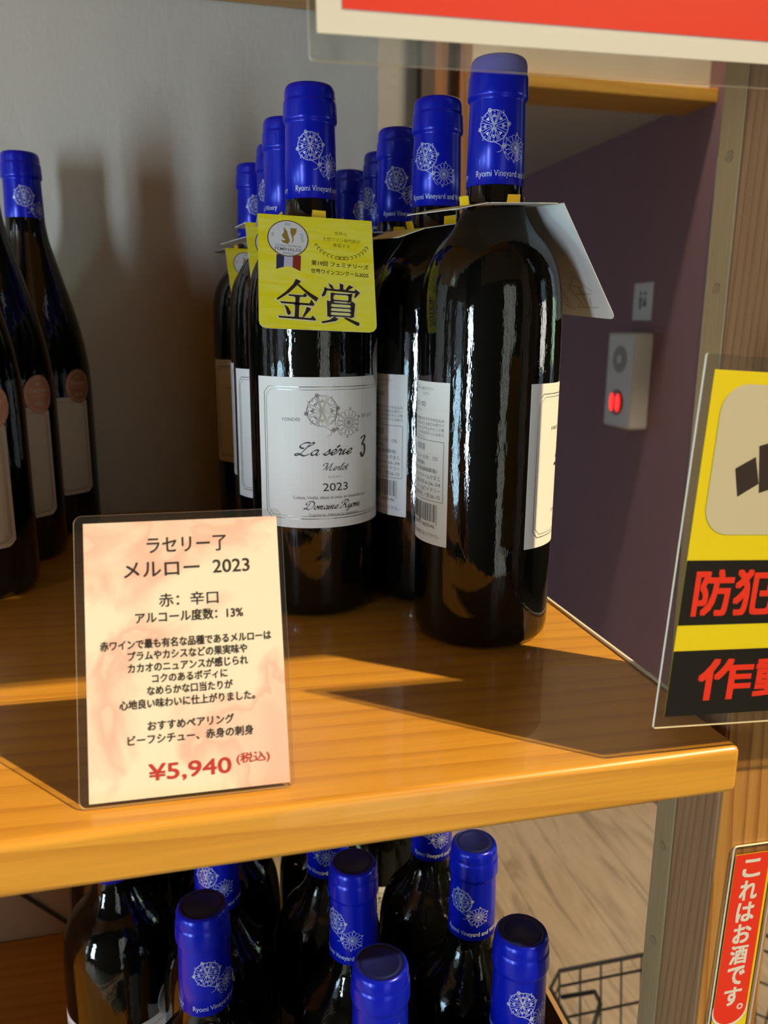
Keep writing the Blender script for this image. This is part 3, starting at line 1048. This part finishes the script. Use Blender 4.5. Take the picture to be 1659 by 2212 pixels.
GL = 'blue-capped wine bottles on the lower shelf'
LZ = -0.434
lower = [
    (.1565, .3300, 60, -105, 'lower shelf bottle nearest the right post, its round cap top fully in view'),
    (.0800, .3262, 10, -80, 'front centre bottle on the lower shelf, cut off by the bottom of the photo'),
    (-.0050, .3880, 5, -85, 'front left bottle on the lower shelf with blue cap top in view'),
    (.0822, .4042, 30, -150, 'lower shelf bottle just behind the front centre one, cap just below the board'),
    (.1580, .4060, 20, -140, 'lower shelf bottle behind the one nearest the post, highlight on its cap'),
    (.0045, .4660, 40, -120, 'lower shelf bottle behind the front left one, cap half hidden by the board'),
    (.0800, .4820, 0, -150, 'lower shelf bottle in the third row centre, only its cap edge in view'),
    (.1555, .4830, 0, -125, 'lower shelf bottle in the third row at right, cap partly under the board'),
    (-.0640, .5107, -6, -95, 'lower shelf bottle at far left with tan label and blue cap rim'),
    (.0150, .5450, 0, -80, 'fourth row lower shelf bottle behind the left one, dark shoulder only'),
    (.0910, .5570, 0, -80, 'fourth row lower shelf bottle at centre, dark shoulder only'),
    (.1480, .6080, 0, -80, 'fifth row lower shelf bottle at right, in deep shade'),
    (.0000, .6220, 0, -80, 'fifth row lower shelf bottle at left, in deep shade'),
    (-.0700, .5880, 0, -80, 'lower shelf bottle in shade behind the far left one'),
]
for x, y, r, lg, lab in lower:
    bottle(x, y, LZ, r, lg, lab, GL)

bp = make_burgundy()
for i, (x, y, r, lg, lab) in enumerate([
        (-.1166, .7100, 12, -90, 'slope-shouldered bottle at left, rearmost, whole blue cap and bronze medal in view'),
        (-.1330, .6285, 12, -60, 'slope-shouldered bottle at left, middle of three, bronze medal on its side'),
        (-.1400, .5465, 0, -60, 'slope-shouldered bottle nearest the left edge, orange-lit medal cut by the frame')]):
    o = bp if i == 0 else copy_tree(bp)
    o.location = (x, y, 0.0002)
    o.rotation_euler = (0, 0, math.radians(r))
    tag(o, lab, 'bottle', 'slope-shouldered bottles at the left')

# ------------------------------------------------------------------ yellow neck tags
TW = 31.0
KIN = [[(550, 975), (612, 998), (585, 1035), (470, 1150), (350, 1235), (335, 1218), (440, 1130), (520, 1040)],
       [(590, 1035), (650, 1085), (735, 1140), (825, 1190), (800, 1235), (720, 1180), (640, 1110), (572, 1050)],
       [(468, 1162), (640, 1165), (665, 1138), (690, 1165), (675, 1186), (480, 1182)],
       [(378, 1248), (720, 1258), (742, 1210), (780, 1265), (770, 1286), (390, 1270)],
       [(553, 1182), (602, 1182), (602, 1430), (553, 1430)],
       [(425, 1285), (470, 1310), (508, 1370), (505, 1395), (480, 1405), (462, 1385), (450, 1340)],
       [(690, 1300), (740, 1315), (735, 1335), (665, 1420), (645, 1415), (670, 1360)],
       [(362, 1418), (740, 1430), (765, 1400), (803, 1440), (795, 1457), (375, 1440)]]
SHO2 = [[(1070, 1000), (1118, 1015), (1115, 1078), (1075, 1076)],
        [(935, 1005), (985, 1030), (1000, 1065), (975, 1072), (950, 1040)],
        [(1185, 1015), (1238, 1040), (1165, 1085), (1140, 1077)],
        [(890, 1050), (925, 1085), (905, 1150), (870, 1175), (862, 1148), (885, 1100)],
        [(905, 1068), (1250, 1085), (1262, 1062), (1320, 1103), (1265, 1168), (1248, 1160), (1262, 1112), (905, 1092)],
        [(965, 1115), (1002, 1125), (1000, 1222), (968, 1227)], [(1180, 1135), (1222, 1122), (1217, 1222), (1180, 1222)],
        [(1000, 1122), (1215, 1125), (1215, 1142), (1000, 1139)], [(1000, 1200), (1180, 1205), (1180, 1221), (1000, 1217)],
        [(925, 1210), (972, 1230), (970, 1402), (935, 1402)], [(1212, 1238), (1235, 1215), (1264, 1240), (1250, 1402), (1216, 1402)],
        [(972, 1235), (1212, 1240), (1212, 1256), (972, 1252)], [(972, 1285), (1212, 1290), (1212, 1306), (972, 1301)],
        [(972, 1333), (1212, 1338), (1212, 1353), (972, 1349)], [(972, 1381), (1212, 1385), (1212, 1401), (972, 1399)],
        [(1010, 1407), (1068, 1425), (1040, 1452), (880, 1485), (865, 1465), (960, 1442)],
        [(1130, 1415), (1182, 1412), (1320, 1462), (1315, 1495), (1290, 1497), (1200, 1452)]]


def tag_print():
    pr = Print()

    def m(px, py):  # photo crop coords -> mm on the flap (x -31..31, y 0..-60)
        t = (py - 205) / 1360.0
        l = 65 + 85 * t
        return ((px - l) / 1382.0 * 62 - 31, -t * 67)
    # ribbon
    for a, b, mat in ((310, 402, M_blue), (402, 505, M_lilac), (505, 600, M_redr)):
        ya = 860 + (20 if a == 310 else (-35 if a == 402 else -35))
        yb = 860 + (-25 if b == 402 else (-28 if b == 505 else 22))
        if a == 402:
            pts = [(a, 690), (b, 690), (b, 838), (455, 825), (a, 838)]
        elif a == 310:
            pts = [(a, 690), (b, 690), (b, 838), (a + 5, 868)]
        else:
            pts = [(a, 690), (b, 690), (b, 880), (a, 838)]
        pr.poly([m(*q) for q in pts][::-1], mat)
    cx, cy = m(437, 490)
    pr.disc(cx, cy, 11.0, M_foil, 44, layer=1)
    pr.disc(cx, cy, 10.4, M_medalw, 44, layer=2)
    T = lambda s, x, y, w, h, mat, rot=0, off=0.0, sh=0: pr.text(s, *m(x, y), w / 22.3, h / 22.3, mat, offset=off, rot=rot, shear=sh, layer=3)
    T('2025', 425, 315, 72, 30, M_inkgrey)
    T('OR', 252, 448, 55, 30, M_inkgrey, math.pi / 2)
    T('GOLD', 605, 475, 115, 30, M_inkgrey, math.pi / 2 + .15)
    T('Concours Mondial des', 445, 578, 310, 30, M_inkgrey, -.03, 0, .4)
    T('FEMINALISE', 447, 625, 318, 44, M_inkgrey, -.04, .008)
    T('- FRANCE -', 447, 672, 180, 30, M_inkgrey, -.03)
    for poly in ([(380, 350), (420, 400), (440, 460), (460, 520), (440, 560), (380, 545), (350, 510), (390, 520), (410, 505), (380, 490), (362, 455), (385, 420)],
                 [(460, 360), (535, 365), (530, 420), (500, 465), (505, 510), (490, 545), (480, 545), (492, 505), (480, 460), (462, 420)]):
        pr.poly([m(*q) for q in poly][::-1], M_goldp, layer=3)
    T('世界の', 1068, 395, 150, 48, M_laurel, -.04)
    T('女性ワイン専門家が', 1080, 475, 455, 52, M_laurel, -.04)
    T('審査する', 1080, 540, 205, 50, M_laurel, -.04)
    T('第19回 フェミナリーズ', 1070, 778, 690, 66, M_text, -.035, .008)
    T('世界ワインコンクール2025', 1070, 878, 690, 64, M_text, -.035, .008)
    # laurel wreath: leaves on two arcs
    for s in (-1, 1):
        for k in range(9):
            a = math.radians(200 + k * 9) if s < 0 else math.radians(340 - k * 9)
            c = m(1075, 440)
            px, py = c[0] + 15.0 * math.cos(a), c[1] + 12.5 * math.sin(a)
            d = a + s * math.pi / 2 + math.pi
            for q in (-.5, .5):
                e = d + q * s
                tx, ty = px + 2.4 * math.cos(e), py + 2.4 * math.sin(e)
                nx, ny = -math.sin(e) * .45, math.cos(e) * .45
                mx, my = (px + tx) / 2, (py + ty) / 2
                pr.poly([(px, py), (mx + nx, my + ny), (tx, ty), (mx - nx, my - ny)], M_laurel)
    for poly in KIN + SHO2:
        c = (sum(q[0] for q in poly) / len(poly), sum(q[1] for q in poly) / len(poly))
        halo = [(q[0] + (12 if q[0] > c[0] else -12), q[1] + (13 if q[1] > c[1] else -9)) for q in poly]
        pr.poly([m(*q) for q in halo][::-1], M_halo, layer=1)
        pr.poly([m(*q) for q in poly][::-1], M_sbrown, layer=2.2)
    return pr


def make_tag(flap_tilt, back_tilt, name='neck_tag'):
    root = empty(name)
    # saddle with round hole
    n = 40
    v, f = [], []
    hx, hy = 0.031, 0.0225
    rh = 0.0170
    for i in range(n):
        a = 2 * math.pi * (i + .5) / n
        v.append((rh * math.cos(a), rh * math.sin(a), 0))
    for i in range(n):
        a = 2 * math.pi * (i + .5) / n
        c, s = math.cos(a), math.sin(a)
        k = min(hx / abs(c) if abs(c) > 1e-6 else 9, hy / abs(s) if abs(s) > 1e-6 else 9)
        v.append((k * c, k * s * (0.85 if s > 0 and back_tilt is not None else 1), 0))
    for i in range(n):
        j = (i + 1) % n
        f.append((i, n + i, n + j, j))
    # flap hanging in front
    ft = math.radians(flap_tilt)
    fy, fz = -math.sin(ft), -math.cos(ft)
    b = len(v)
    rows = 8
    Lf = 0.067

    def edge(t):
        d = t * Lf - (Lf - 0.004)
        return hx - (0.004 - math.sqrt(max(0, 0.004 ** 2 - d * d)) if d > 0 else 0)
    ts = [0, .2, .4, .6, .8, .935, .965, .99, 1.0]
    cx = 6
    for t in ts:
        w = edge(t)
        for k in range(cx + 1):
            v.append((-w + 2 * w * k / cx, -hy + fy * Lf * t, fz * Lf * t))
    for r in range(len(ts) - 1):
        for k in range(cx):
            A = b + r * (cx + 1) + k
            f.append((A, A + 1, A + cx + 2, A + cx + 1)[::-1])
    # short back flap
    if back_tilt is not None:
        bt_ = math.radians(back_tilt)
        b = len(v)
        for t in (0, .5, 1):
            for k in range(2):
                v.append(((-1 + 2 * k) * (hx - .002 * t), hy * 0.85 + math.sin(bt_) * .016 * t, -math.cos(bt_) * .016 * t))
        for r in range(2):
            A = b + 2 * r
            f.append((A, A + 1, A + 3, A + 2))
    card = obj('card', v, f, [M_tag, M_tagin], root)
    bm = bmesh.new()
    bm.from_mesh(card.data)
    bmesh.ops.remove_doubles(bm, verts=bm.verts[:], dist=1e-5)
    bm.to_mesh(card.data)
    bm.free()
    so = card.modifiers.new('thick', 'SOLIDIFY')
    so.thickness = 0.0004
    so.offset = -1
    so.material_offset = 1
    so.material_offset_rim = 1
    fn = lambda x, y, l: (x * .001, -hy + fy * (-y * .001) - math.cos(ft) * (0.00006 + l * .00002), fz * (-y * .001) + math.sin(ft) * (0.00006 + l * .00002))
    tag_print().build('card_print', fn, card)
    pr = Print()
    for poly in KIN + SHO2:
        pts = [((px - 65 - 85 * (py - 205) / 1360.0) / 1382.0 * 62 - 31, -(py - 205) / 1360.0 * 67) for px, py in poly]
        pr.poly(pts, M_through)
    fi = lambda x, y, l: (x * .001, -hy + fy * (-y * .001) + math.cos(ft) * 0.00046, fz * (-y * .001) - math.sin(ft) * 0.00046)
    pr.build('print_showing_through', fi, card)
    for q in range(4):
        a = math.radians(-82 + 90 * q)
        c, s = math.cos(a), math.sin(a)
        r = 0.0172
        vv = []
        for (w, z) in ((-.0041, 0), (.0041, 0), (.0037, .0048), (-.0037, .0048)):
            for rr in (r + z * .15, r + z * .15 - .0004):
                vv.append((rr * c - w * s, rr * s + w * c, z - .0003))
        ff = [(0, 2, 4, 6), (7, 5, 3, 1), (0, 1, 3, 2), (2, 3, 5, 4), (4, 5, 7, 6), (6, 7, 1, 0)]
        obj('locking_tab', vv, ff, M_tab, root)
    return root


TZ = 0.2308
tg = make_tag(32, 80)
tg2 = make_tag(25, None)
specs = [
    (tg2, .0735, .4784, -3, -2, 2.0, .0065, 'yellow card with large black award lettering hanging on the front-facing bottle'),
    (tg, .1562, .4090, 98, -3, -4, .003, 'card on the right front bottle, turned sideways showing its pale inner side'),
    (tg, .1496, .4850, 95, -10, -4, .004, 'yellow card tucked on the neck of the bottle behind the right front one'),
    (tg2, .0690, .5550, 5, 2, 0, .0, 'yellow card standing just left behind the large lettered card'),
    (tg, .0714, .6315, 104, 5, 0, .003, 'yellow card sticking out sideways left of the third bottle in the middle row'),
    (tg2, .0616, .7080, 10, 0, 0, .003, 'shaded yellow card with round seal on the rearmost middle bottle'),
    (tg, .1462, .5614, 70, 0, 0, .003, 'yellow card on the third bottle of the right-hand row'),
]
used = set()
for src, x, y, r, tx, ty, dz, lab in specs:
    o = src if src.name not in used else copy_tree(src)
    used.add(src.name)
    o.location = (x, y, TZ - dz)
    o.rotation_euler = (math.radians(tx), math.radians(ty), math.radians(r))
    tag(o, lab, 'tag', 'yellow award cards on the bottle necks')


# ------------------------------------------------------------------ laminated signs
def rounded_sheet(w, h, r, t, n=6):
    """outline in x/z, thickness in y; origin at lower left"""
    pts = []
    for cx, cz, a0 in ((w - r, r, -90), (w - r, h - r, 0), (r, h - r, 90), (r, r, 180)):
        for k in range(n + 1):
            a = math.radians(a0 + 90 * k / n)
            pts.append((cx + r * math.cos(a), cz + r * math.sin(a)))
    m = len(pts)
    v = [(x, -t / 2, z) for x, z in pts] + [(x, t / 2, z) for x, z in pts]
    f = [tuple(range(m)), tuple(range(m, 2 * m))[::-1]] + [(i, m + i, m + (i + 1) % m, (i + 1) % m) for i in range(m)]
    fm = [0, 0] + [1] * m
    return v, f, fm


def shift(vs, dx, dz, dy=0):
    return [(x + dx, y + dy, z + dz) for x, y, z in vs]


# price card, laminated, leaning back on a clear acrylic stand
card = empty('price_card', (-0.0436, 0.2695, 0.0004))
lean = math.atan2(0.0365, 0.0975)
card.rotation_euler = (-lean, 0, math.radians(-1.3))
tag(card, 'small laminated price card with wine description standing at the front of the shelf', 'price card')
CW, CH = 0.0762, 0.1045
v, f, fm = rounded_sheet(CW, CH, 0.0030, 0.0008)
obj('laminate_sheet', v, f, [M_lam2, M_lamedge], card, fmat=fm)
PX, PZ, PW, PH = 0.0033, 0.0016, 0.0710, 0.1000
v, f = box_vf(0, PW, -0.0001, 0.0001, 0, PH)
pp = obj('paper_sheet', v, f, M_paper, card, loc=(PX, 0.0, PZ))
pr = Print()


def C(s, xa, xb, xc_top, h, v_, mat=M_text, off=0.0):
    # xa, xb: left/right crop px; v_: fraction down the paper
    lft = 93 + 7 * v_
    wid = 1312 + 63 * v_
    pr.bold(s, ((xa + xb) / 2 - lft) / wid * 71, 100 * (1 - v_), (xb - xa) / wid * 71, h, mat, off * 9 if off else 0.035)


C('ラセリー了', 510, 1050, 0, 5.9, .093, off=.006)
C('メルロー  2023', 355, 1210, 0, 5.6, .180, off=.006)
C('赤：辛口', 585, 990, 0, 5.0, .297, off=.004)
C('アルコール度数：13%', 425, 1160, 0, 4.2, .358, off=.008)
C('赤ワインで最も有名な品種であるメルローは', 190, 1355, 0, 3.5, .452, off=.008)
C('プラムやカシスなどの果実味や', 370, 1185, 0, 3.5, .495, off=.008)
C('カカオのニュアンスが感じられ', 370, 1190, 0, 3.5, .538, off=.008)
C('コクのあるボディに', 530, 1045, 0, 3.4, .580, off=.008)
C('なめらかな口当たりが', 495, 1080, 0, 3.4, .623, off=.008)
C('心地良い味わいに仕上がりました。', 310, 1235, 0, 3.5, .668, off=.008)
C('おすすめペアリング', 495, 1085, 0, 3.5, .748, off=.008)
C('ビーフシチュー、赤身の刺身', 360, 1220, 0, 3.6, .795, off=.008)
C('¥5,940', 495, 1062, 0, 6.8, .917, M_textred, .014)
C('(税込)', 1098, 1332, 0, 4.2, .897, M_textred, .006)
pr.build('card_print', lambda x, y, l: (x * .001, -0.00026 - l * .00002, y * .001), pp)
st = empty('card_stand', (-0.035, 0.2715, 0.0002))
tag(st, 'clear acrylic stand propping the laminated price card from behind', 'stand')
sl = boxes('back_plate', [(0, 0.060, 0.0012, 0.0024, 0.001, 0.060)], M_lam2, st)
sl.rotation_euler = (-lean, 0, 0)
boxes('foot_plate', [(0, 0.060, 0.002, 0.035, 0, 0.0012)], M_lam2, st)

# large red and white laminated sheet at the top
RY = 0.235
rs = empty('red_sign', (0.0362, RY, 0.2368))
rs.rotation_euler = (0, math.radians(-1.2), 0)
tag(rs, 'large red sign with white border in clear laminate hanging across the top', 'sign')
RW, RH = 0.303, 0.216
v, f, fm = rounded_sheet(RW, RH, 0.001, 0.0009)
obj('laminate_sheet', v, f, [M_lam, M_lamedge], rs, fmat=fm)
v, f = box_vf(0.0022, RW - 0.004, -0.00012, 0.00012, 0.0068, RH - 0.004)
pp = obj('paper_sheet', v, f, M_swhite, rs)
pr = Print()
pr.rect(9.2, RW * 1000 - 12, 13.0, RH * 1000 - 10, M_sred)
pr.build('red_print', lambda x, y, l: (x * .001, -0.00030, y * .001), pp)
for x in (0.05, 0.24):
    boxes('hanging_strip', [(x, x + 0.02, 0.0005, 0.0012, RH - 0.03, RH + 0.005)], M_lam, rs)

def margin(parent, w, h, x0, x1, z0, z1, name='laminate_margin'):
    e = 0.0004
    bs = [(e, w - e, -.0001, .0001, e, z0), (e, w - e, -.0001, .0001, z1, h - e), (e, x0, -.0001, .0001, z0, z1), (x1, w - e, -.0001, .0001, z0, z1)]
    return boxes(name, bs, M_haze, parent)


margin(rs, RW, RH, 0.0022, RW - 0.004, 0.0068, RH - 0.004)

# yellow and black camera notice on the post
YY = 0.250
ys = empty('camera_notice', (0.1689, YY, 0.0169))
ys.rotation_euler = (0, math.radians(3.2), 0)
tag(ys, 'yellow and black security camera notice in clear laminate on the right post', 'sign')
YW, YH = 0.1080, 0.1425
v, f, fm = rounded_sheet(YW, YH, 0.0008, 0.0011)
obj('laminate_sheet', v, f, [M_lam, M_lamedge], ys, fmat=fm)
OX, OZ, OW, OH = 0.0042, 0.0046, 0.0985, 0.1325
v, f = box_vf(OX, OX + OW, -0.00012, 0.00012, OZ, OZ + OH)
pp = obj('paper_sheet', v, f, M_syel, ys)
pr = Print()
W_, H_ = OW * 1000, OH * 1000
pr.rect(0, W_, 26.9 + 10.4, H_ * 0 + 62.7, M_sblack)
pr.rect(0, W_, 0, 26.9, M_sblack)
# pale rounded panel
x0, x1, z0, z1, r = 4.6, W_ - 4.6, 72.6, 128.0, 10.5
pts = []
for cx, cz, a0 in ((x1 - r, z0 + r, -90), (x1 - r, z1 - r, 0), (x0 + r, z1 - r, 90), (x0 + r, z0 + r, 180)):
    for k in range(9):
        a = math.radians(a0 + 90 * k / 8)
        pts.append((cx + r * math.cos(a), cz + r * math.sin(a)))
pr.poly(pts, M_spale)
# camera pictogram: lens hood, body, mounting arm
pr.poly([(14.3, 97.5), (22.3, 102.0), (25.3, 92.0), (17.0, 87.0)], M_sbrown, 1)
pr.poly([(23.0, 106.0), (66, 119.0), (71, 103), (26.0, 88.5)], M_sbrown, 1)
pr.poly([(46, 94), (55, 97), (52, 82), (78, 82), (78, 76), (45, 76)], M_sbrown, 1)
pr.poly([(78, 72.8), (84, 72.8), (84, 88), (78, 88)], M_sbrown, 1)
pr.bold('防犯カメラ', W_ / 2, 50.0, 89, 18.5, M_sred, 0.5, 1)
pr.bold('作動中', W_ / 2, 14.6, 74, 17.5, M_sred, 0.5, 1)
pr.build('notice_print', lambda x, y, l: (OX + x * .001, -0.00030 - l * .00004, OZ + y * .001), pp)
margin(ys, YW, YH, OX, OX + OW, OZ, OZ + OH)
boxes('foam_pad', [(0.062, 0.078, 0.0004, 0.0194, 0.03, 0.05)], M_white, ys)
boxes('foam_pad', [(0.062, 0.078, 0.0004, 0.0194, 0.10, 0.12)], M_white, ys)

# narrow red notice lower on the post
vs = empty('liquor_notice', (0.2255, 0.2688, -0.1640))
vs.rotation_euler = (0, math.radians(1.6), 0)
tag(vs, 'narrow vertical red notice with white lettering low on the right post', 'sign')
v, f, fm = rounded_sheet(0.0230, 0.1060, 0.0015, 0.0010)
obj('laminate_sheet', v, f, [M_lam, M_lamedge], vs, fmat=fm)
v, f = box_vf(0.0014, 0.0205, -0.0001, 0.0001, 0.002, 0.1015)
pp = obj('paper_sheet', v, f, M_syel, vs)
pr = Print()
arc = [(1.4 + 8.9 * (1 - math.cos(math.radians(a))), 18 - 8.5 * math.sin(math.radians(a))) for a in range(0, 181, 15)]
pr.poly([(1.4, 101.5)] + [(x, y) for x, y in arc] + [(19.2, 101.5)], M_sred)
pr.disc(10.3, 17.4, 9.6, M_swhite, 24, layer=-1)
for i, ch in enumerate('これはお酒です'):
    hh = 10.0 if ch != 'こ' else 9.0
    pr.bold(ch, 10.6, 94.0 - i * 11.5, 9.6, hh + .4, M_swhite, 0.32, 1)
pr.disc(15.6, 18.6, 1.7, M_swhite, 16, 0.9, layer=1)
pr.build('notice_print', lambda x, y, l: (x * .001, -0.00030 - l * .00003, y * .001), pp)

# ------------------------------------------------------------------ things below the shelf
wb = tag(empty('wire_basket', (0.545, 0.70, ZF)), 'black wire basket on the floor behind the shelves at lower right', 'basket')
BH = 0.32
bx0, bx1, by0, by1 = -0.02, 0.42, -0.05, 0.32


def loop(z, ins, r, nm='rim_wire'):
    a, b, c, d = bx0 + ins, bx1 - ins, by0 + ins, by1 - ins
    k = 0.03
    tube(nm, [(a + k, c, z), (b - k, c, z), (b, c + k, z), (b, d - k, z), (b - k, d, z), (a + k, d, z), (a, d - k, z), (a, c + k, z)], r, M_wire, wb, 6, True)


loop(BH, 0, 0.0035)
loop(BH - 0.03, 0.001, 0.0022)
loop(BH - 0.09, 0.006, 0.0022, 'side_wire')
loop(BH - 0.15, 0.012, 0.0022, 'side_wire')
loop(BH - 0.22, 0.020, 0.0022, 'side_wire')
loop(0.004, 0.04, 0.003, 'base_wire')
for i in range(11):
    x = bx0 + 0.03 + i * 0.038
    tube('upright_wire', [(x, by1, BH), (x, by1 - .04, 0.006), (x, by0 + .04, 0.006), (x, by0, BH)], 0.0018, M_wire, wb, 5)
for i in range(9):
    y = by0 + 0.03 + i * 0.038
    tube('upright_wire', [(bx0, y, BH), (bx0 + .04, y, 0.006), (bx1 - .04, y, 0.006), (bx1, y, BH)], 0.0018, M_wire, wb, 5)
tube('handle', [(bx0, 0.10, BH), (bx0 - .015, 0.14, BH + .05), (bx0 + .03, 0.19, BH + .06), (bx0 + .05, 0.24, BH + .03), (bx0 + .01, 0.27, BH)], 0.0035, M_wire, wb, 6)
cbx = tag(empty('cardboard_box', (0.199, 0.35, LZ)), 'edge of an open brown cardboard box flap beside the lower right bottles', 'box')
fl = boxes('side_panel', [(0, 0.003, 0, 0.10, 0, 0.20)], M_tan, cbx)
fl2 = boxes('front_panel', [(-0.012, 0, 0, 0.003, 0, 0.17)], M_tan, cbx)

bpy.context.view_layer.update()
